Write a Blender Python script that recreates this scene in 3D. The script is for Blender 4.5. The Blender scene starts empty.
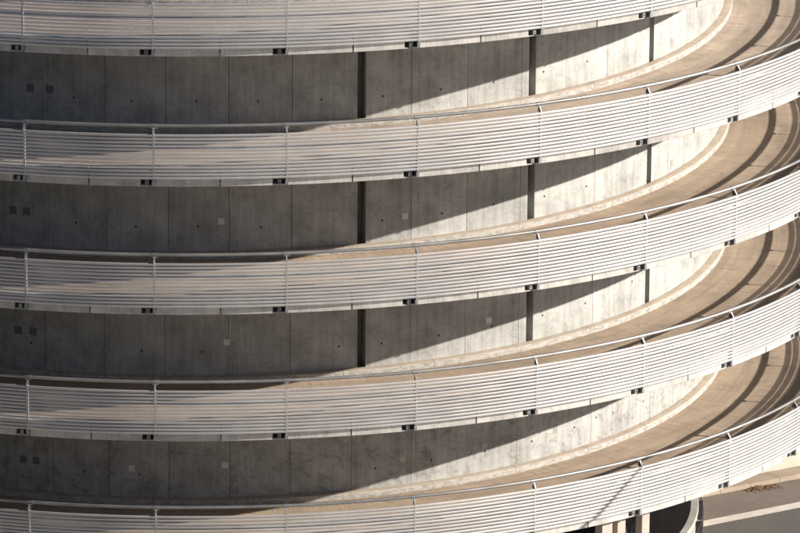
import bpy, math, random
from mathutils import Matrix, Vector
random.seed(7)
S = bpy.context.scene
COL = S.collection
K = 0.8                       # survey units -> metres
ZG = 18.0                     # ground lies 18 survey units below the second handrail
PI = math.pi

# ---- surveyed geometry (survey units; z measured from the second handrail at angle 0)
P = 3.83727; SL = P/(2*PI)
TH0, DL = -0.32861, 0.19262
ZC, ZS, ZW, ZK = -0.208, -1.790, -1.110, -1.305
RO, RH, RW, RK = 20.0, 19.842, 15.195, 15.465
RF = 19.89                    # face of the edge beam
LEVELS = [1, 0, -1, -2, -3]   # top to bottom
ORD = ['topmost', 'second', 'third', 'fourth', 'lowest']
SUN_AZ, SUN_EL = math.radians(78.0), math.radians(23.0)

def zz(u): return (u+ZG)*K
def pol(r, th, z): return Vector((r*K*math.sin(th), -r*K*math.cos(th), z*K))

# ---------------------------------------------------------------- materials
def mat(name, metallic=0.0, rough=0.8):
    m = bpy.data.materials.new(name); m.use_nodes = True
    nt = m.node_tree; b = nt.nodes['Principled BSDF']
    b.inputs['Metallic'].default_value = metallic
    b.inputs['Roughness'].default_value = rough
    return m, nt, b
def N(nt, t, **kw):
    n = nt.nodes.new(t)
    for k, v in kw.items(): setattr(n, k, v)
    return n
def mapping(nt, src, scale):
    mp = N(nt, 'ShaderNodeMapping'); mp.inputs['Scale'].default_value = scale
    nt.links.new(src, mp.inputs['Vector']); return mp.outputs[0]
def noise(nt, vec, scale, detail=5, rough=.6, dist=0.0):
    n = N(nt, 'ShaderNodeTexNoise'); n.inputs['Scale'].default_value = scale
    n.inputs['Detail'].default_value = detail; n.inputs['Roughness'].default_value = rough
    n.inputs['Distortion'].default_value = dist
    nt.links.new(vec, n.inputs['Vector']); return n.outputs['Fac']
def ramp(nt, fac, stops):
    r = N(nt, 'ShaderNodeValToRGB'); e = r.color_ramp.elements
    while len(e) < len(stops): e.new(.5)
    for q, (pos, c) in zip(e, stops):
        q.position = pos; q.color = (c, c, c, 1) if not isinstance(c, tuple) else (*c, 1)
    nt.links.new(fac, r.inputs[0]); return r.outputs[0]
def mul(nt, a, b, fac=1.0):
    m = N(nt, 'ShaderNodeMix', data_type='RGBA', blend_type='MULTIPLY')
    m.inputs[0].default_value = fac
    for s, i in ((a, 6), (b, 7)):
        if isinstance(s, tuple): m.inputs[i].default_value = (*s, 1)
        else: nt.links.new(s, m.inputs[i])
    return m.outputs[2]
def mixc(nt, fac, a, b):
    m = N(nt, 'ShaderNodeMix', data_type='RGBA')
    nt.links.new(fac, m.inputs[0])
    for s, i in ((a, 6), (b, 7)):
        if isinstance(s, tuple): m.inputs[i].default_value = (*s, 1)
        else: nt.links.new(s, m.inputs[i])
    return m.outputs[2]
def bump(nt, b, h, strength=.3, dist=.01):
    n = N(nt, 'ShaderNodeBump'); n.inputs['Strength'].default_value = strength
    n.inputs['Distance'].default_value = dist
    nt.links.new(h, n.inputs['Height']); nt.links.new(n.outputs[0], b.inputs['Normal'])
def objvec(nt):
    """object coordinates pushed apart per object, so copies do not repeat"""
    tc = N(nt, 'ShaderNodeTexCoord'); oi = N(nt, 'ShaderNodeObjectInfo')
    v = N(nt, 'ShaderNodeVectorMath', operation='MULTIPLY'); v.inputs[1].default_value = (37, 91, 53)
    nt.links.new(oi.outputs['Random'], v.inputs[0])
    a = N(nt, 'ShaderNodeVectorMath', operation='ADD')
    nt.links.new(tc.outputs['Object'], a.inputs[0]); nt.links.new(v.outputs[0], a.inputs[1])
    return a.outputs[0], oi.outputs['Random']
def uvvec(nt): return N(nt, 'ShaderNodeTexCoord').outputs['UV']

def concrete_wall(name, base, stain):
    m, nt, b = mat(name, rough=.85)
    v = uvvec(nt)                                        # u: metres along the wall, v: metres up
    oi = N(nt, 'ShaderNodeObjectInfo').outputs['Random']
    cloud = noise(nt, mapping(nt, v, (1, 1, 1)), 1.1, 7, .62, .3)
    streak = noise(nt, mapping(nt, v, (5, .35, 1)), 1.5, 5, .6)
    fine = noise(nt, v, 26, 4, .7)
    blot = noise(nt, mapping(nt, v, (1, 1.3, 1)), 2.6, 6, .7, 1.2)
    c = mul(nt, base, ramp(nt, cloud, [(.3, .66), (.66, 1.08)]))
    c = mul(nt, c, ramp(nt, streak, [(.32, .82), (.6, 1.04)]))
    c = mul(nt, c, ramp(nt, fine, [(.3, .86), (.7, 1.08)]))
    c = mul(nt, c, ramp(nt, oi, [(0, .93), (1, 1.05)]))
    drip = noise(nt, mapping(nt, v, (7, .16, 1)), 1.3, 4, .65, .1)
    c = mul(nt, c, ramp(nt, drip, [(.54, 1.0), (.68, .86)]))
    vor = N(nt, 'ShaderNodeTexVoronoi'); vor.inputs['Scale'].default_value = 9
    nt.links.new(v, vor.inputs['Vector'])
    c = mul(nt, c, ramp(nt, vor.outputs['Distance'], [(.045, .45), (.085, 1.0)]), .75)
    dirt = ramp(nt, blot, [(.52, 0.0), (.60, stain)])
    c = mixc(nt, dirt, c, mul(nt, c, (.66, .65, .62)))
    nt.links.new(c, b.inputs['Base Color'])
    bump(nt, b, fine, .25, .006)
    return m
M_WALL = concrete_wall('wall_concrete', (.435, .432, .41), .4)
M_WALL_STAINED = concrete_wall('stained_wall_concrete', (.42, .415, .395), .75)

def concrete_plain(name, base, lo=.7, uv=True):
    m, nt, b = mat(name, rough=.85)
    v = uvvec(nt) if uv else objvec(nt)[0]
    a = noise(nt, v, 1.7, 6, .65); f = noise(nt, v, 22, 4, .7)
    c = mul(nt, base, ramp(nt, a, [(.3, lo), (.68, 1.08)]))
    c = mul(nt, c, ramp(nt, f, [(.3, .85), (.7, 1.08)]))
    nt.links.new(c, b.inputs['Base Color']); bump(nt, b, f, .25, .006)
    return m
def edge_concrete():
    m, nt, b = mat('edge_beam_concrete', rough=.85)
    v, oi = objvec(nt)
    uv = uvvec(nt)
    add = N(nt, 'ShaderNodeVectorMath', operation='ADD')
    nt.links.new(uv, add.inputs[0]); nt.links.new(v, add.inputs[1])
    st = noise(nt, mapping(nt, uv, (14, .5, 1)), 1.6, 4, .6)
    bl = noise(nt, v, 2.2, 5, .65); f = noise(nt, v, 25, 4, .7)
    c = mul(nt, (.50, .475, .44), ramp(nt, st, [(.36, .86), (.58, 1.03)]))
    c = mul(nt, c, ramp(nt, bl, [(.35, .74), (.6, 1.04)]))
    c = mul(nt, c, ramp(nt, f, [(.3, .85), (.7, 1.06)]))
    c = mul(nt, c, ramp(nt, oi, [(0, .86), (1, 1.08)]))
    nt.links.new(c, b.inputs['Base Color']); bump(nt, b, f, .2, .005)
    return m
M_EDGE = edge_concrete()
def kerb_mat():
    m, nt, b = mat('kerb_concrete', rough=.85)
    v = uvvec(nt)
    a = noise(nt, mapping(nt, v, (1, 2, 1)), 2.0, 6, .65, .4); f = noise(nt, v, 24, 4, .7)
    worn = noise(nt, mapping(nt, v, (2.6, 7, 1)), 1.9, 6, .7, .9)
    geo = N(nt, 'ShaderNodeNewGeometry'); sep = N(nt, 'ShaderNodeSeparateXYZ')
    nt.links.new(geo.outputs['Normal'], sep.inputs[0])
    c = mul(nt, (.43, .36, .285), ramp(nt, a, [(.3, .75), (.7, 1.1)]))
    pale = mul(nt, (.385, .36, .325), ramp(nt, worn, [(.40, .66), (.56, 1.08)]))
    top = ramp(nt, sep.outputs['Z'], [(.35, 0.0), (.75, 1.0)])     # upward faces browner, upright face greyer and mottled
    c = mixc(nt, top, pale, c)
    c = mul(nt, c, ramp(nt, f, [(.3, .86), (.7, 1.08)]))
    su = N(nt, 'ShaderNodeSeparateXYZ'); nt.links.new(v, su.inputs[0])
    md = N(nt, 'ShaderNodeMath', operation='PINGPONG'); md.inputs[1].default_value = 1.15; nt.links.new(su.outputs['X'], md.inputs[0])
    c = mul(nt, c, ramp(nt, md.outputs[0], [(.004, .35), (.010, 1.0)]))      # casting joints
    nt.links.new(c, b.inputs['Base Color']); bump(nt, b, f, .3, .006)
    return m
M_KERB = kerb_mat()
def road_mat(name, base):
    m, nt, b = mat(name, rough=.8)
    v = uvvec(nt)                                        # u: metres along the lane, v: metres across
    broom = noise(nt, mapping(nt, v, (22, .7, 1)), 1.2, 3, .6)
    patch = noise(nt, mapping(nt, v, (.45, 1.2, 1)), 1.1, 6, .65, .4)
    lane = noise(nt, mapping(nt, v, (.06, 3.2, 1)), 1.3, 4, .6)
    f = noise(nt, v, 30, 4, .75)
    spots = noise(nt, mapping(nt, v, (1.6, 1, 1)), 2.4, 5, .7, .8)
    c = mul(nt, base, ramp(nt, broom, [(.33, .80), (.62, 1.07)]))
    c = mul(nt, c, ramp(nt, patch, [(.3, .70), (.7, 1.14)]))
    c = mul(nt, c, ramp(nt, lane, [(.35, .86), (.62, 1.05)]))
    c = mul(nt, c, ramp(nt, f, [(.3, .84), (.7, 1.1)]))
    c = mul(nt, c, ramp(nt, spots, [(.56, 1.0), (.70, .74)]))
    nt.links.new(c, b.inputs['Base Color']); bump(nt, b, broom, .35, .006)
    return m
M_ROADS = [road_mat('pale_ramp_concrete', (.50, .405, .32)), road_mat('brown_ramp_concrete', (.44, .34, .25))]
M_SOFFIT = concrete_plain('deck_concrete', (.40, .38, .35))
M_PLATE = concrete_plain('patch_mortar', (.66, .63, .60), .85, False)
M_PLATE_WARM = concrete_plain('warm_patch_mortar', (.47, .42, .35), .8, False)
M_PLATE_GREY = concrete_plain('grey_patch_mortar', (.34, .315, .29), .8, False)
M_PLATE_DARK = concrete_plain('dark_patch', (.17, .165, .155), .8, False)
M_HOLE = concrete_plain('tie_hole_dark', (.05, .047, .044), .8, False)

def metal(name, base, metallic, rough, var=.1):
    m, nt, b = mat(name, metallic, rough)
    v, oi = objvec(nt)
    a = noise(nt, mapping(nt, v, (1, 1, 4)), 1.4, 5, .6); f = noise(nt, v, 30, 3, .6)
    c = mul(nt, base, ramp(nt, a, [(.3, 1-var), (.7, 1+var*.4)]))
    c = mul(nt, c, ramp(nt, oi, [(0, .92), (1, 1.04)]))
    nt.links.new(c, b.inputs['Base Color'])
    r = N(nt, 'ShaderNodeMapRange'); r.inputs['To Min'].default_value = rough-.08; r.inputs['To Max'].default_value = rough+.12
    nt.links.new(a, r.inputs[0]); nt.links.new(r.outputs[0], b.inputs['Roughness'])
    return m
M_SLAT = metal('anodised_aluminium', (.585, .568, .555), .50, .47, .09)
M_STRIP = metal('aluminium_strip', (.46, .45, .44), .35, .6, .12)
def perforate(m, period=.014, hole=.50):
    """punched round holes, a few millimetres wide, over the whole sheet"""
    nt = m.node_tree; b = nt.nodes['Principled BSDF']; out = nt.nodes['Material Output']
    uv = N(nt, 'ShaderNodeTexCoord').outputs['UV']
    sc = N(nt, 'ShaderNodeVectorMath', operation='SCALE'); sc.inputs['Scale'].default_value = 1/period
    nt.links.new(uv, sc.inputs[0])
    fr = N(nt, 'ShaderNodeVectorMath', operation='FRACTION'); nt.links.new(sc.outputs[0], fr.inputs[0])
    su = N(nt, 'ShaderNodeVectorMath', operation='SUBTRACT'); su.inputs[1].default_value = (.5, .5, 0); nt.links.new(fr.outputs[0], su.inputs[0])
    ln = N(nt, 'ShaderNodeVectorMath', operation='LENGTH'); nt.links.new(su.outputs[0], ln.inputs[0])
    lt = N(nt, 'ShaderNodeMath', operation='GREATER_THAN'); lt.inputs[1].default_value = hole/2
    nt.links.new(ln.outputs['Value'], lt.inputs[0])
    tr = N(nt, 'ShaderNodeBsdfTransparent'); mx = N(nt, 'ShaderNodeMixShader')
    nt.links.new(lt.outputs[0], mx.inputs[0]); nt.links.new(tr.outputs[0], mx.inputs[1]); nt.links.new(b.outputs[0], mx.inputs[2])
    nt.links.new(mx.outputs[0], out.inputs[0])
M_STEEL = metal('galvanised_steel', (.52, .52, .52), .7, .38, .2)
M_RAIL = metal('galvanised_tube', (.34, .33, .315), .65, .45, .25)
M_FOOT = metal('dull_bracket_steel', (.27, .27, .275), .5, .5, .25)
M_GUSSET = metal('shaded_plate', (.16, .16, .165), .5, .5, .2)  # dark tone stands for shade on the gusset's side face
M_DARK = metal('dark_steel', (.06, .06, .065), .5, .45)
M_COLUMN = concrete_plain('column_concrete', (.44, .395, .34), .85, False)

def ground_mat(name, base, scale=1.0, grain=.35):
    m, nt, b = mat(name, rough=.9)
    g = N(nt, 'ShaderNodeNewGeometry').outputs['Position']
    a = noise(nt, g, .35*scale, 6, .6); f = noise(nt, g, 24*scale, 4, .8); t = noise(nt, mapping(nt, g, (1, 1, 1)), 3*scale, 5, .6)
    c = mul(nt, base, ramp(nt, a, [(.3, .82), (.7, 1.1)]))
    c = mul(nt, c, ramp(nt, f, [(.36, 1-grain), (.64, 1+grain*.7)]))
    c = mul(nt, c, ramp(nt, t, [(.3, .88), (.7, 1.08)]))
    nt.links.new(c, b.inputs['Base Color']); bump(nt, b, f, .4, .006)
    return m
M_GROUND = ground_mat('pale_paving', (.40, .365, .325), 1, .15)
M_ASPHALT = ground_mat('coarse_asphalt', (.125, .115, .10), 1.2, .5)
M_ASPHALT_SMOOTH = ground_mat('worn_asphalt', (.185, .155, .125), 1, .15)
M_LINE = ground_mat('road_paint', (.66, .60, .52), 1, .12)
M_KERBSTONE = ground_mat('kerbstone', (.35, .28, .21), 1, .15)
M_CREAM = ground_mat('cream_render', (.50, .45, .37), 1, .08)
M_PIT = ground_mat('pit_floor', (.05, .048, .045), 1, .2)
M_LEAF = ground_mat('dead_leaf', (.22, .115, .06), 2, .4)

# ---------------------------------------------------------------- mesh helpers
class MB:
    def __init__(s): s.v = []; s.f = []; s.uv = []; s.smooth = []
    def face(s, idx, uv=None, smooth=False):
        s.f.append(idx); s.uv.append(uv); s.smooth.append(smooth)
    def ring(s, prof, t0, t1, n, helix=True, smooth=None, r_uv=RW, caps=True, closed=True):
        """sweep a profile [(r,z)] (anticlockwise when seen with r to the right, z up) from t0 to t1"""
        m = len(prof); b0 = len(s.v)
        for i in range(n+1):
            t = t0+(t1-t0)*i/n
            for r, z in prof: s.v.append(pol(r, t, z+(SL*t if helix else 0)))
        per = [0.0]
        for j in range(m):
            a, b = prof[j], prof[(j+1) % m]; per.append(per[-1]+math.hypot(a[0]-b[0], a[1]-b[1]))
        for i in range(n):
            ua, ub = (t0+(t1-t0)*i/n)*r_uv*K, (t0+(t1-t0)*(i+1)/n)*r_uv*K
            for j in range(m if closed else m-1):
                k = (j+1) % m
                q = (b0+i*m+j, b0+(i+1)*m+j, b0+(i+1)*m+k, b0+i*m+k)
                va, vb = per[j]*K, per[j+1]*K
                s.face(q, [(ua, va), (ub, va), (ub, vb), (ua, vb)], bool(smooth and smooth[j]))
        if caps and closed:
            s.face(tuple(b0+j for j in range(m)), [(p[0]*K, p[1]*K) for p in prof])
            s.face(tuple(b0+n*m+j for j in reversed(range(m))), [(p[0]*K, p[1]*K) for p in reversed(prof)])
    def box(s, c, x, y, z):
        """box with centre c (metres) and half-extent vectors x, y, z"""
        b0 = len(s.v); c = Vector(c)
        for k in (-1, 1):
            for j in (-1, 1):
                for i in (-1, 1): s.v.append(c+x*i+y*j+z*k)
        for q in ((0, 2, 3, 1), (4, 5, 7, 6), (0, 1, 5, 4), (2, 6, 7, 3), (0, 4, 6, 2), (1, 3, 7, 5)):
            s.face(tuple(b0+a for a in q), [(0, 0), (1, 0), (1, 1), (0, 1)])
    def pbox(s, r0, r1, t, w, z0, z1, dt=0.0):
        """box between radii r0..r1 at angle t, w wide across, z0..z1 (survey units)"""
        er = Vector((math.sin(t), -math.cos(t), 0)); et = Vector((math.cos(t), math.sin(t), 0))
        c = er*((r0+r1)/2*K)+et*(dt*K)+Vector((0, 0, (z0+z1)/2*K))
        s.box(c, er*((r1-r0)/2*K), et*(w/2*K), Vector((0, 0, (z1-z0)/2*K)))
    def tube(s, pts, rad, n=10, caps=True):
        b0 = len(s.v); m = len(pts)
        for i, p in enumerate(pts):
            d = (pts[min(i+1, m-1)]-pts[max(i-1, 0)]).normalized()
            a = d.cross(Vector((0, 0, 1)))
            a = a.normalized() if a.length > 1e-3 else Vector((1, 0, 0)); b = d.cross(a)
            rr = rad[i] if isinstance(rad, (list, tuple)) else rad
            for k in range(n):
                f = 2*PI*k/n; s.v.append(p+a*(rr*math.cos(f))+b*(rr*math.sin(f)))
        for i in range(m-1):
            for k in range(n):
                l = (k+1) % n
                s.face((b0+i*n+k, b0+i*n+l, b0+(i+1)*n+l, b0+(i+1)*n+k), [(i, k), (i, k+1), (i+1, k+1), (i+1, k)], True)
        if caps:
            s.face(tuple(b0+k for k in reversed(range(n)))); s.face(tuple(b0+(m-1)*n+k for k in range(n)))
    def build(s, name, m, parent=None, fix=True):
        me = bpy.data.meshes.new(name); me.from_pydata([tuple(v) for v in s.v], [], s.f)
        uvl = me.uv_layers.new(name='UVMap'); li = 0
        for fi, f in enumerate(s.f):
            uv = s.uv[fi]
            for k in range(len(f)):
                if uv: uvl.data[li].uv = uv[k]
                li += 1
        me.materials.append(m); me.validate()
        if fix:
            import bmesh
            bm = bmesh.new(); bm.from_mesh(me); bmesh.ops.recalc_face_normals(bm, faces=bm.faces); bm.to_mesh(me); bm.free()
        me.polygons.foreach_set('use_smooth', [True]*len(me.polygons)); me.set_sharp_from_angle(angle=math.radians(38))
        o = bpy.data.objects.new(name, me); COL.objects.link(o)
        if parent: o.parent = parent
        return o
def link(o, parent, t, z):
    o.parent = parent; o.rotation_euler = (0, 0, t); o.location = (0, 0, z*K); return o
def copy(o, parent, t, z):
    c = o.copy(); COL.objects.link(c); link(c, parent, t, z)
    for ch in o.children:
        d = ch.copy(); COL.objects.link(d); d.parent = c
    return c
def thing(name, label, cat, z=0.0, group=None, loc=None):
    o = bpy.data.objects.new(name, None); COL.objects.link(o)
    o.empty_display_size = .5
    o.location = loc if loc else (0, 0, z)
    o['label'] = label; o['category'] = cat
    if group: o['group'] = group
    return o
def tag(o, label=None, cat=None, group=None, kind=None):
    for k, v in (('label', label), ('category', cat), ('group', group), ('kind', kind)):
        if v: o[k] = v
    return o
def rect(r0, r1, z0, z1): return [(r0, z0), (r1, z0), (r1, z1), (r0, z1)]

# ---------------------------------------------------------------- masters for repeated parts
K0, K1 = -6, 12               # posts from K0 to K1
TILT = [0, -5, 3, -2, 4, -1, 3, 7, 6, 5, -3, 2, 0]
def panel_mesh(seed):
    rnd = random.Random(seed); mb = MB()
    pitch = (ZC-(ZS+.215))/13.0
    half = .007/RO
    for i in range(13):
        zc = ZC-pitch*(i+.5); a0 = math.radians(TILT[i]*.5+rnd.uniform(-1, 1)); a1 = a0+math.radians(rnd.uniform(-.6, .6))
        rc = RO-.030+rnd.uniform(-.0012, .0012)
        h, d = .0435, .034
        prof = []
        for k in range(11):
            f = -PI/2+PI*k/10
            prof.append((d*math.cos(f), h*math.sin(f)))
        n = 14; m = len(prof); b0 = len(mb.v)
        sag = rnd.uniform(-.002, .002)
        for q in range(n+1):
            u = q/n; t = -DL/2+half+(DL-2*half)*u
            a = a0+(a1-a0)*(.5-.5*math.cos(PI*u)); ca, sa = math.cos(a), math.sin(a)
            zo = sag*math.sin(PI*u)
            for x, y in prof: mb.v.append(pol(rc+x*ca-y*sa, t, zc+zo+x*sa+y*ca+SL*t))
        for q in range(n):
            for j in range(m-1):                                  # a rolled sheet, open at the back
                k = j+1
                ua, ub = RO*K*DL*q/n, RO*K*DL*(q+1)/n
                va, vb = (i+j/11)*.085, (i+(j+1)/11)*.085
                mb.face((b0+q*m+j, b0+(q+1)*m+j, b0+(q+1)*m+k, b0+q*m+k), [(ua, va), (ub, va), (ub, vb), (ua, vb)])
    o = mb.build('cladding_panel', M_SLAT)
    return o
def post_master():
    mb = MB()
    zb = ZS+.03
    mb.pbox(19.970, RO-.003, 0, .030, zb+.17, ZC+.012)            # cover strip between the slat ends
    mb.pbox(19.86, 19.976, 0, .022, ZS+.10, ZC)                  # web behind the slats
    for f in (.055, .235, .51, .79, .955):                       # clamp bars and screw heads
        z = ZC+(ZS+.215-ZC)*f
        w = .17 if f in (.055, .955) else .085
        mb.pbox(RO-.002, RO+.006, 0, w, z-.010, z+.010)
    o = mb.build('post', M_STRIP)
    b = MB()                                                     # raking top bracket carrying the handrail
    hw = .011
    pr = [(19.80, ZC-.02), (19.995, ZC+.012), (19.885, -.060), (19.845, -.060)]
    v0 = len(b.v)
    for w in (-hw, hw):
        for r, z in pr: b.v.append(pol(r, w/r, z))
    b.face((v0, v0+1, v0+2, v0+3)); b.face((v0+7, v0+6, v0+5, v0+4))
    for j in range(4):
        k = (j+1) % 4; b.face((v0+j, v0+4+j, v0+4+k, v0+k))
    gm = b.build('gusset', M_GUSSET)
    b = MB()
    p0, p1 = pol(20.004, 0, ZC+.016), pol(19.892, 0, -.045)      # bright front flange
    d = (p1-p0); x = Vector((1, 0, 0)); nrm = d.normalized().cross(x)
    b.box((p0+p1)/2, x*(.022*K), d*.5, nrm*(.007*K))
    b.pbox(19.79, 19.895, 0, .17, -.068, -.052)                  # saddle plate under the tube
    br = b.build('bracket', M_STEEL, o); gm.parent = o
    f = MB()
    zb = ZS
    f.pbox(19.80, 19.985, 0, .085, zb+.035, zb+.20)              # foot plate
    f.pbox(19.52, 19.90, 0, .10, zb+.055, zb+.17, -.205)         # stub channel in the pocket
    f.pbox(19.50, 19.53, 0, .34, zb+.035, zb+.22, -.175)         # back plate
    f.pbox(19.82, 19.86, 0, .04, zb+.09, zb+.14, .085)           # bolt head
    f.pbox(19.86, 19.90, 0, .045, zb+.085, zb+.13, -.205)        # bolt on the channel
    f.build('foot_bracket', M_FOOT, o)
    return o
def edge_master(seed):
    rnd = random.Random(seed); mb = MB(); R0 = 19.50
    j = .022/RO; tl = -.405/RO; tr = .045/RO; ch = .012
    def beam(a, b, n):
        mb.ring([(R0, ZS), (RF-ch, ZS), (RF, ZS+ch), (RF, ZS+.49), (RF-.01, ZS+.50), (R0, ZS+.50)], a, b, n, r_uv=RF)
    beam(-DL/2+j, tl, 9); beam(tr, DL/2-j, 11)
    mb.ring(rect(R0, RF-.03, ZS+.002, ZS+.03), tl, tr, 3, r_uv=RF)
    mb.ring(rect(R0, RF, ZS+.235, ZS+.498), tl, tr, 3, r_uv=RF)
    return mb.build('edge_panel', M_EDGE)

perforate(M_SLAT)
panels = [panel_mesh(s) for s in range(5)]
posts = post_master()
edges = edge_master(1)
used = {}
def place(master, parent, t, z):
    """first placing moves the master itself, later ones copy it and its children"""
    if master.name not in used:
        used[master.name] = 1; return link(master, parent, t, z)
    return copy(master, parent, t, z)

# ---------------------------------------------------------------- decks, balustrades, walls per level
NSEG = 300
JA = [-.64, -.52, -.40, -.28, -.159, -.036, .087, 'g.224', .326, .446, .571, 'g.596', .683, .80, 'g.949', 1.104, 1.305, 1.5, 1.8, 2.2]
JB = [-.64, -.52, -.401, -.28, -.155, -.036, .086, 'g.225', .327, .447, .571, 'g.597', .768, 'g.949', 1.104, 1.305, 1.5, 1.8, 2.2]
JC = [-.64, -.53, -.411, -.285, -.164, -.038, .083, 'g.226', .327, .446, .571, 'g.598', .769, 'g.952', 1.104, 1.305, 1.5, 1.8, 2.2]
JD = [-.64, -.52, -.397, -.279, -.156, -.035, .083, .207, .331, .571, .77, .973, 1.15, 1.35, 1.55, 1.8, 2.2]
TOPJ = [-.64, -.4, -.16, .087, .326, .571, .80, 1.10, 1.4, 1.8, 2.2]
def wall_panels(parent, joints, z0, z1, m):
    edges_ = [(-PI, None)]
    for q in joints: edges_.append((float(q[1:]), 'g') if isinstance(q, str) else (q, None))
    edges_.append((PI, None))
    for (a, ka), (b, kb) in zip(edges_[:-1], edges_[1:]):
        hg = .0086                                               # half width of a recess, radians
        hj = random.uniform(.0045, .010)/RW                                             # half width of a formwork joint
        a2 = a+(hg if ka else hj); b2 = b-(hg if kb else hj)
        mb = MB(); c = .006
        n = max(4, int((b2-a2)*70))
        mb.ring([(14.45, z0), (RW, z0), (RW, z1), (14.45, z1)], a2, b2, n, r_uv=RW, smooth=[0, 1, 0, 0])
        mb.build('wall_panel', m, parent)
    for q in joints:
        if isinstance(q, str):
            mb = MB(); t = float(q[1:])
            mb.ring(rect(14.40, 14.62, z0, z1), t-.0085, t+.0085, 2)
            mb.build('recess', M_SOFFIT, parent)
    mb = MB(); mb.ring(rect(14.15, 14.42, z0-.02, z1-.03), -PI, PI, 160); mb.build('wall_core', M_SOFFIT, parent)
disc = None
def tie_hole(parent, t, z):
    global disc
    if disc is None:
        mb = MB(); n = 10; b0 = 0; rr = .036
        for dep, r_ in ((RW+.002, rr), (RW-.006, rr*.8)):
            for k in range(n):
                f = 2*PI*k/n; x = r_*math.cos(f)*random.uniform(.85, 1.15)
                mb.v.append(pol(dep, x/RW, r_*math.sin(f)))
        mb.face(tuple(range(n)))
        for k in range(n): mb.face((k, (k+1) % n, n+(k+1) % n, n+k))
        disc = mb.build('tie_hole', M_HOLE)
    return place(disc, parent, t, z+SL*t)
def plate(parent, t, z, w, h, m, round_=False):
    mb = MB(); n = 14 if round_ else 4
    pts = []
    for k in range(n):
        f = 2*PI*k/n
        if round_: pts.append((w/2*math.cos(f)*random.uniform(.9, 1.1), h/2*math.sin(f)*random.uniform(.9, 1.1)))
        else: pts.append([(-w/2, -h/2), (w/2, -h/2), (w/2, h/2), (-w/2, h/2)][k])
    for dr in (-.01, .006):
        for x, y in pts: mb.v.append(pol(RW+dr, t+x/RW, z+SL*t+y))
    mb.face(tuple(range(n, 2*n))); mb.face(tuple(reversed(range(n))))
    for k in range(n): mb.face((k, (k+1) % n, n+(k+1) % n, n+k))
    return mb.build('wall_plate', m, parent)

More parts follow.
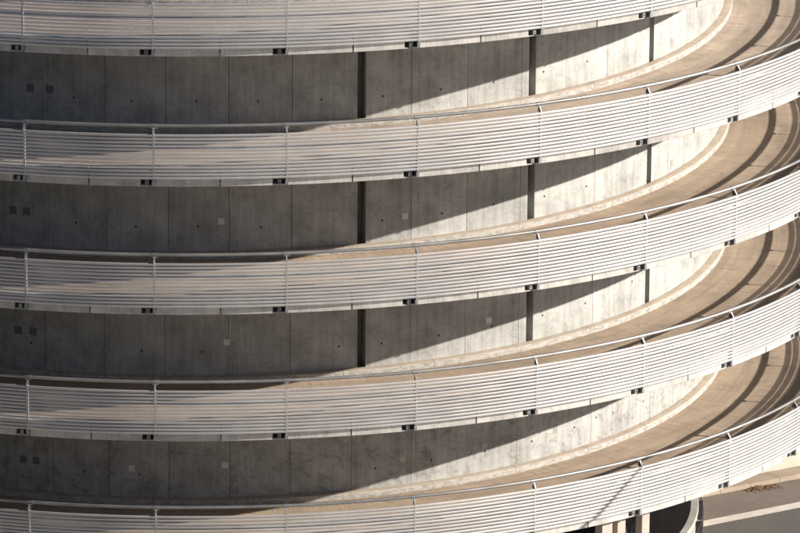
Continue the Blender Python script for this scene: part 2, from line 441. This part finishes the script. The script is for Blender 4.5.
for li, L in enumerate(LEVELS):
    z = L*P
    base = zz(z)
    # deck ------------------------------------------------------------
    dk = thing('ramp_deck', {
        0: 'topmost concrete ramp deck, only its streaked outer edge showing under the cropped top balustrade',
        1: 'second concrete ramp deck from the top, its brown roadway curving into the upper right corner',
        2: 'third concrete ramp deck from the top, midway up the tower',
        3: 'fourth concrete ramp deck from the top, above the wall without open slots',
        4: 'lowest concrete ramp deck, standing on columns above the asphalt street'}[li], 'ramp deck', base, 'spiral decks of the car park ramp')
    mb = MB(); mb.ring(rect(15.0, 19.497, ZS+.02, ZK), -PI, PI, NSEG, r_uv=17, smooth=[1, 1, 1, 1]); mb.build('deck_slab', M_SOFFIT, dk)
    mb = MB(); n = NSEG
    for i in range(n+1):
        t = -PI+2*PI*i/n
        for r in (RW, 16.6, 18.0, 19.49): mb.v.append(pol(r, t, ZK+.005+SL*t))
    rs = (RW, 16.6, 18.0, 19.49)
    for i in range(n):
        for j in range(3):
            ua, ub = (-PI+2*PI*i/n)*17*K, (-PI+2*PI*(i+1)/n)*17*K
            off = li*13.7
            mb.face((i*4+j, i*4+j+1, i*4+j+5, i*4+j+4), [(ua+off, rs[j]*K), (ua+off, rs[j+1]*K), (ub+off, rs[j+1]*K), (ub+off, rs[j]*K)], True)
    mb.build('road_surface', M_ROADS[0 if li < 2 else 1], dk)
    mb = MB(); c = .03
    mb.ring([(RW, ZK+.008), (RK, ZK+.008), (RK, ZW-c), (RK-.010, ZW-.008), (RK-c, ZW), (RW, ZW)], -PI, PI, NSEG, r_uv=RK, smooth=[0, 1, 1, 1, 1, 0])
    mb.build('kerb', M_KERB, dk)
    for k in range(K0, K1+1): place(edges, dk, TH0+k*DL, SL*(TH0+k*DL))
    # balustrade -------------------------------------------------------
    bl = thing('balustrade', {
        0: 'topmost aluminium slat balustrade, cropped by the top of the picture and missing its handrail',
        1: 'second aluminium slat balustrade from the top, complete with tube handrail',
        2: 'third aluminium slat balustrade from the top, halfway down the tower',
        3: 'fourth aluminium slat balustrade from the top, second from the bottom',
        4: 'lowest aluminium slat balustrade, crossed by the thin slanting shadow of a lamp'}[li], 'balustrade', base, 'curved slat balustrades of the ramp')
    t0, t1 = TH0+K0*DL-.02, TH0+K1*DL+.02
    mb = MB(); n = 160
    mb.tube([pol(RH, t0+(t1-t0)*i/n, SL*(t0+(t1-t0)*i/n)) for i in range(n+1)], .050*K, 12)
    for k in range(K0, K1+1):                                     # sleeves where the lengths of tube meet
        t = TH0+k*DL
        mb.tube([pol(RH, t+d, SL*(t+d)) for d in (-.0045, 0, .0045)], .057*K, 12)
    mb.build('handrail', M_RAIL, bl)
    mb = MB()                                                     # crash rail behind the slats
    mb.tube([pol(19.52, t0+(t1-t0)*i/n, ZK+.58+SL*(t0+(t1-t0)*i/n)) for i in range(n+1)], .062*K, 10)
    mb.build('crash_rail', M_RAIL, bl)
    for k in range(K0, K1+1):
        t = TH0+k*DL
        place(posts, bl, t, SL*t)
        if k < K1:
            tm = t+DL/2; place(panels[(k*2+li*3) % 5], bl, tm, SL*tm)
    # inner wall ---------------------------------------------------------
    wl = thing('concrete_wall', {
        0: 'low concrete parapet wall on top of the drum, behind the topmost balustrade',
        1: 'concrete drum wall under the topmost deck, with three dark slots and no patches on the left',
        2: 'concrete drum wall between the second and third balustrades, with three dark slots and a pale square near the left slot',
        3: 'concrete drum wall between the third and fourth balustrades, with a pale square above the lit wedge',
        4: 'blotchy repaired concrete drum wall without slots, above the lowest balustrade'}[li], 'wall', base, 'curved drum walls of the ramp')
    top = ZS+P+.02 if li > 0 else ZK+1.3
    wall_panels(wl, [TOPJ, JA, JB, JC, JD][li], ZK+.006, top-.004, M_WALL_STAINED if li == 4 else M_WALL)
    if li == 1:
        for t, h in ((-.344, -.342), (-.227, -.395), (-.1, -.376), (.02, -.412), (.144, -.443), (.267, -.498), (.387, -.478), (.504, -.499), (.624, -.461), (.74, -.454)):
            tie_hole(wl, t, h-SL*t*0)
        plate(wl, 1.035, -.80, .16, .22, M_PLATE_GREY)
        for t in (-.437, -.395): plate(wl, t, -.13, .24, .24, M_PLATE_DARK)
    if li == 2:
        for t, h in ((-.342, -.316), (-.22, -.362), (-.097, -.343), (.026, -.414), (.267, -.452), (.392, -.455), (.508, -.43), (.631, -.5), (.744, -.52)): tie_hole(wl, t, h)
        for t, h in ((-.052, -.2), (.314, -.404)): plate(wl, t, h, .19, .19, M_PLATE)
        plate(wl, 1.044, -.84, .16, .22, M_PLATE_GREY)
        for t in (-.478, -.448): plate(wl, t, -.08, .24, .24, M_PLATE_DARK)
    if li == 3:
        for t, h in ((-.441, -.3), (-.21, -.36), (-.09, -.38), (.18, -.394), (.267, -.427), (.388, -.405), (.507, -.40), (.631, -.397), (.747, -.386), (.895, -.21)): tie_hole(wl, t, h)
        for t, h in ((-.041, -.095), (.5, -.193)): plate(wl, t, h, .19, .19, M_PLATE)
        for t in (-.47, -.437): plate(wl, t, .06, .24, .24, M_PLATE_DARK)
    if li == 4:
        for t, h in ((-.331, -.381), (-.216, -.394), (.256, -.5), (.374, -.476), (.494, -.485), (.608, -.496), (.722, -.427), (.786, -.336), (.839, -.376), (.945, -.44)): tie_hole(wl, t, h)
        for t, h in ((-.232, -.213), (-.045, -.1)): plate(wl, t, h, .19, .19, M_PLATE)
        for t, h in ((.149, -.406), (.314, -.32), (.492, -.319)): plate(wl, t, h, .22, .23, M_PLATE_WARM, True)
        for t, h in ((.67, -.312), (.859, -.323)): plate(wl, t, h, .17, .24, M_PLATE_GREY)
        for t in (-.463, -.434): plate(wl, t, -.155, .22, .22, M_PLATE_DARK)

# ---------------------------------------------------------------- foot of the tower and the street
def flat(name, pts, z, m, kind='structure'):
    mb = MB(); mb.v = [Vector((x, y, z)) for x, y in pts]
    mb.face(tuple(range(len(pts))), None)
    o = mb.build(name, m, None, False); o['kind'] = kind
    if o.data.polygons[0].normal.z < 0: o.data.flip_normals()
    return o
mb = MB()
rad = [14.74*K, 20, 40, 90, 250, 900]; n = 96
for r in rad:
    for i in range(n):
        f = 2*PI*i/n; mb.v.append(Vector((r*math.sin(f), -r*math.cos(f), 0)))
for a in range(len(rad)-1):
    for i in range(n):
        j = (i+1) % n; mb.face((a*n+i, (a+1)*n+i, (a+1)*n+j, a*n+j))
g = mb.build('ground', M_GROUND, None, False); g['kind'] = 'structure'
if g.data.polygons[0].normal.z < 0: g.data.flip_normals()
mb = MB(); mb.v = [Vector((14.9*K*math.sin(2*PI*i/n), -14.9*K*math.cos(2*PI*i/n), -2.2)) for i in range(n)]
mb.face(tuple(range(n)))
o = mb.build('pit_floor', M_PIT, None, False); o['kind'] = 'structure'

UD = Vector((2.9, 1.86, 0)).normalized(); ND = Vector((-UD.y, UD.x, 0))     # along / across the street
A0 = Vector((14.95, -.166, 0))*K                                             # far edge of the white line
def st(u, v): q = A0+UD*u+ND*v; return (q.x, q.y)
kd = (Vector((16.0876, 3.1269, 0))*K-A0).dot(ND)
ring_in = [(14.76*K*math.sin(t), -14.76*K*math.cos(t)) for t in [1.0+.02*i for i in range(0, 61)]]
def street_sheet(name, v0, v1, z, m, u0=-3.0, u1=160):
    return flat(name, [st(u0, v0), st(u1, v0), st(u1, v1), st(u0, v1)], z, m)
# the carriageway starts at the ring wall: trim each strip where it would run into the pit
def u_at(v):
    """distance along the strip where it leaves the ring wall"""
    u = 30.0
    while u > -40:
        x, y = st(u, v)
        if math.hypot(x, y) < 14.80*K: return u+.02
        u -= .02
    return -40
def strip(name, v0, v1, z, m, u1=160, nn=24):
    mb = MB()
    for i in range(nn+1):
        v = v0+(v1-v0)*i/nn
        for u in (u_at(v), u1): x, y = st(u, v); mb.v.append(Vector((x, y, z)))
    for i in range(nn): mb.face((2*i, 2*i+1, 2*i+3, 2*i+2))
    o = mb.build(name, m, None, False); o['kind'] = 'structure'
    if o.data.polygons[0].normal.z < 0: o.data.flip_normals()
    return o
strip('road', -7.2, -.30, .004, M_ASPHALT)
strip('road', -.30, kd, .0045, M_ASPHALT_SMOOTH)
strip('road_marking', -.42, 0.0, .0085, M_LINE, nn=4)
kb = thing('kerb_row', 'row of sandy kerbstones along the far edge of the street', 'kerb', loc=(*st(u_at(kd), kd), 0))
kinv = Matrix.Translation(-Vector(kb.location))
kw = .62
u = u_at(kd)+.05; i = 0
while u < 26:
    l = 1.0; mb = MB(); cx, cy = st(u+l/2, kd+kw/2)
    c = Vector((cx, cy, .065+random.uniform(-.004, .004)))-Vector(kb.location)
    mb.box(c, UD*(l/2-.006), ND*(kw/2), Vector((0, 0, .065)))
    mb.build('kerbstone', M_KERBSTONE, kb); u += l; i += 1
wb = MB()
u0 = u_at(kd+kw)+.2
cx, cy = st((u0+60)/2, kd+kw+.16)
wb.box(Vector((cx, cy, .55)), UD*((60-u0)/2), ND*.15, Vector((0, 0, .55)))
o = wb.build('street_wall', M_CREAM); tag(o, 'low cream rendered wall beyond the kerbstones, under the lowest balustrade', 'wall')
flat('pavement', [st(u0, kd+kw+.31), st(60, kd+kw+.31), st(60, kd+9), st(u0, kd+9)], .12, M_GROUND)

# low ring wall round the sunken yard, with its rail
rw = thing('ring_wall', 'curved low ring wall with pale coping and dark rail, edging the dark sunken yard under the tower', 'wall', 0)
mb = MB(); mb.ring(rect(14.56, 14.73, -ZG-2.8/K+ZG, .74), 0, 2*PI, 200, helix=False, smooth=[0, 1, 0, 1], caps=False); mb.build('wall_body', M_COLUMN, rw)
mb = MB(); mb.ring([(14.50, .745), (14.77, .745), (14.77, .83), (14.75, .86), (14.52, .86), (14.50, .83)], 0, 2*PI, 200, helix=False, smooth=[0]*6, caps=False)
mb.build('coping', concrete_plain('coping_concrete', (.40, .375, .34)), rw)
mb = MB()
for hz in (.18, .40, .62):
    mb.tube([pol(14.92, 2*PI*i/160, hz) for i in range(161)], .022*K, 8, False)
mb.build('rail', M_DARK, rw)
for i in range(40):
    mb = MB(); mb.pbox(14.735, 14.95, 2*PI*i/40, .04, .0, .66)
    mb.build('rail_post', M_DARK, rw)

# base of the drum behind and to the left
bw = thing('drum_base_wall', 'concrete base of the drum standing in shadow under the lowest deck', 'wall', 0)
for a, b in ((-PI, -.25), (1.85, PI)):
    mb = MB()
    n = 60; prof = [(14.95, 0), (15.27, 0)]
    b0 = len(mb.v)
    for i in range(n+1):
        t = a+(b-a)*i/n; zt = ZG+ZS-3*P+SL*t
        for r, z in ((14.95, 0), (15.27, 0), (15.27, zt), (14.95, zt)): mb.v.append(pol(r, t, z))
    for i in range(n):
        for j in range(4):
            k = (j+1) % 4; mb.face((i*4+j, (i+1)*4+j, (i+1)*4+k, i*4+k), [(i*.4, 0), (i*.4+.4, 0), (i*.4+.4, 2), (i*.4, 2)])
    mb.face((0, 1, 2, 3)); mb.face((n*4+3, n*4+2, n*4+1, n*4))
    mb.build('base_section', M_WALL, bw)

def pier(t, w, d, label, r=19.3, round_=False):
    zt = ZG+ZS-3*P+SL*t+.02-.03
    mb = MB()
    if round_:
        er = pol(r, t, 0)
        mb.tube([er, er+Vector((0, 0, zt*K))], w/2*K, 20)
    else: mb.pbox(r-d/2, r+d/2, t, w, 0, zt)
    o = mb.build('support_column', M_COLUMN)
    q = pol(r, t, 0)
    for v in o.data.vertices: v.co -= q
    o.location = q
    return tag(o, label, 'column', 'columns under the lowest deck')
pier(.6675, .30, .30, 'pale slender column right of the dark opening under the lowest deck', 19.33, False)
pier(.590, .38, .36, 'wide pale column under the lowest deck, left of two side by side', 19.3)
pier(.618, .30, .36, 'narrower pale column just right of the wide one under the lowest deck', 19.3)
for t in (-.5, -.1, .3, 1.9, 2.4):
    pier(t, .36, .40, 'pale column under the lowest deck, hidden from the front by its balustrade', 19.0)
mb = MB()
z0 = (ZG+ZS-3*P+SL*.64)*K
p = [pol(19.15, .632, 0), pol(19.15, .66, 0)]
mb.tube([p[0]+Vector((0, 0, z0-.15)), p[1]+Vector((0, 0, z0-1.6))], .035, 8)
mb.tube([p[1]+Vector((0, 0, z0-.25)), p[0]+Vector((0, 0, z0-1.5))], .035, 8)
o = mb.build('cross_brace', M_DARK); tag(o, 'dark steel cross brace between the pale columns under the lowest deck', 'brace')

# dead leaves by the kerb
rnd = random.Random(3)
lp = Vector((17.12, 3.52, 0))*K
lt = thing('leaf_pile', 'small heap of brown dead leaves on the asphalt beside the kerb', 'leaves', loc=(lp.x, lp.y, 0))
mb = MB()
for i in range(150):
    a, b = rnd.gauss(0, .26), rnd.gauss(0, .11)
    if i > 128: a = rnd.uniform(.25, .62); b = rnd.uniform(-.03, .03)+.12*(a-.2)
    q = UD*a+ND*(b*1.3)+Vector((0, 0, .015+max(0, .05*math.exp(-(a/.2)**2))*rnd.random()))
    f = rnd.uniform(0, 2*PI); s_ = rnd.uniform(.03, .065)
    ex = Vector((math.cos(f), math.sin(f), rnd.uniform(-.4, .4)))*s_; ey = Vector((-math.sin(f), math.cos(f), rnd.uniform(-.4, .4)))*s_*.6
    b0 = len(mb.v); mb.v += [q-ex, q-ey*.9+ex*.1, q+ex, q+ey*.9+ex*.1]; mb.face((b0, b0+1, b0+2, b0+3))
mb.build('leaves', M_LEAF, lt, False)

# street lamp standing right of the picture; its raking arm throws the thin slanting shadow
sun = Vector((math.sin(SUN_AZ)*math.cos(SUN_EL), -math.cos(SUN_AZ)*math.cos(SUN_EL), math.sin(SUN_EL)))
def lift(q, t): return Vector((q[0]*K, q[1]*K, (q[2]+ZG)*K))+sun*t
q1, q2 = lift((12.04, -15.97, -11.14), 13.2), lift((10.1, -17.25, -12.95), 12.0)
q0 = Vector((q2.x, q2.y, 0))
lm = thing('street_lamp', 'grey street lamp with a raking arm, its shadow slanting across the lowest balustrade', 'street lamp', loc=q0)
mb = MB(); mb.tube([Vector((0, 0, 0)), Vector((0, 0, 1.2)), q2-q0], [.11, .09, .06], 14); mb.build('mast', M_STEEL, lm)
mb = MB(); mb.tube([q2-q0, (q1+q2)/2-q0, q1-q0], [.062, .052, .042], 12); mb.build('arm', M_STEEL, lm)
d = (q1-q2); d.z *= .15; d.normalize(); side = d.cross(Vector((0, 0, 1)))
mb = MB(); mb.box(q1-q0+d*.32, d*.36, side*.12, Vector((0, 0, .045))); mb.build('lamp_head', M_STEEL, lm)

# ---------------------------------------------------------------- unseen blocks, added to keep low sky and bounce off the shaded walls
M_BLOCKER = ground_mat('blocker_render', (.42, .40, .36), .5, .08)
M_BLOCKER_DARK = ground_mat('dark_blocker_face', (.045, .04, .036), .5, .1)  # near black, so the added left block bounces no sun onto the walls
M_GLASS, _nt, _b = mat('window_glass', 0, .12); _b.inputs['Base Color'].default_value = (.03, .035, .04, 1)
def block(name, label, x0, x1, y0, y1, h, nx, ny, fh, mt):
    t = thing(name, label, 'building', loc=((x0+x1)/2, (y0+y1)/2, 0))
    mb = MB(); X, Y, Z = Vector((1, 0, 0)), Vector((0, 1, 0)), Vector((0, 0, 1)); hx, hy = (x1-x0)/2, (y1-y0)/2
    mb.box((0, 0, h/2), X*hx, Y*hy, Z*(h/2)); mb.build('wall', mt, t)
    mb = MB(); mb.box((0, 0, h+.2), X*(hx+.3), Y*(hy+.3), Z*.2); mb.build('roof', mt, t)
    for k in range(int(h/fh)):                                    # one band of windows a storey, with its piers
        z = fh*k+fh*.55
        mb = MB(); mb.box((0, 0, z), X*(hx+.02), Y*(hy+.02), Z*(fh*.25)); mb.build('window_band', M_GLASS, t)
        mb = MB()
        for i in range(nx+1):
            for sy in (-1, 1): mb.box((-hx+2*hx*i/nx, sy*(hy+.05), z), X*.35, Y*.12, Z*(fh*.25))
        for i in range(ny+1):
            for sx in (-1, 1): mb.box((sx*(hx+.05), -hy+2*hy*i/ny, z), X*.12, Y*.35, Z*(fh*.25))
        mb.build('window_pier', mt, t)
block('added_sky_blocker', 'long pale added block screening low sky from the drum walls, behind the viewpoint and outside the picture', -95, 75, -205, -175, 45.0, 40, 8, 3.6, M_BLOCKER)
block('added_dark_blocker', 'wide dark added block keeping light off the left drum walls, left of the ramp tower, outside the picture', -75, -30, -75, 30, 19.5, 12, 24, 3.07, M_BLOCKER_DARK)

# ---------------------------------------------------------------- light
w = bpy.data.worlds.new('World'); S.world = w; w.use_nodes = True
nt = w.node_tree; bg = nt.nodes['Background']
sky = nt.nodes.new('ShaderNodeTexSky'); sky.sky_type = 'NISHITA'; sky.sun_disc = False
sky.sun_elevation = SUN_EL; sky.sun_rotation = PI-SUN_AZ
nt.links.new(sky.outputs[0], bg.inputs[0]); sky.air_density = .6; sky.dust_density = .5; sky.ozone_density = .5
bg.inputs[1].default_value = .062
ld = bpy.data.lights.new('sun', 'SUN'); ld.energy = 5.0; ld.angle = math.radians(.5); ld.color = (1, .93, .84)
lo = bpy.data.objects.new('sun', ld); COL.objects.link(lo)
lo.rotation_euler = sun.to_track_quat('Z', 'Y').to_euler(); lo.location = (60, -20, 50)

# ---------------------------------------------------------------- camera
cd = bpy.data.cameras.new('camera'); cam = bpy.data.objects.new('camera', cd); COL.objects.link(cam)
F = Vector((0.10230299, 0.93631607, -0.33592605)); R = Vector((0.99475287, -0.09660071, 0.03369014)); U = Vector((0.00090607, 0.33761, 0.941285645))
m = Matrix((( R.x, U.x, -F.x, 0), (R.y, U.y, -F.y, -196.98803*K), (R.z, U.z, -F.z, (43.03593+ZG)*K), (0, 0, 0, 1)))
cam.matrix_world = m
cd.sensor_fit = 'HORIZONTAL'; cd.sensor_width = 36; cd.lens = 6245.26769/800*36
cd.shift_x = -.4904932; cd.shift_y = .5272448*1.25
cd.shift_x = -490.4932/800; cd.shift_y = 527.2448/800
cd.clip_start = 1; cd.clip_end = 3000
S.camera = cam
S.render.resolution_x, S.render.resolution_y = 1024, 682
S.cycles.max_bounces = 8; S.cycles.diffuse_bounces = 4
S.cycles.use_denoising = True
vs = S.view_settings; vs.view_transform = 'Standard'; vs.look = 'None'; vs.gamma = 1; vs.exposure = .84
vs.use_curve_mapping = False
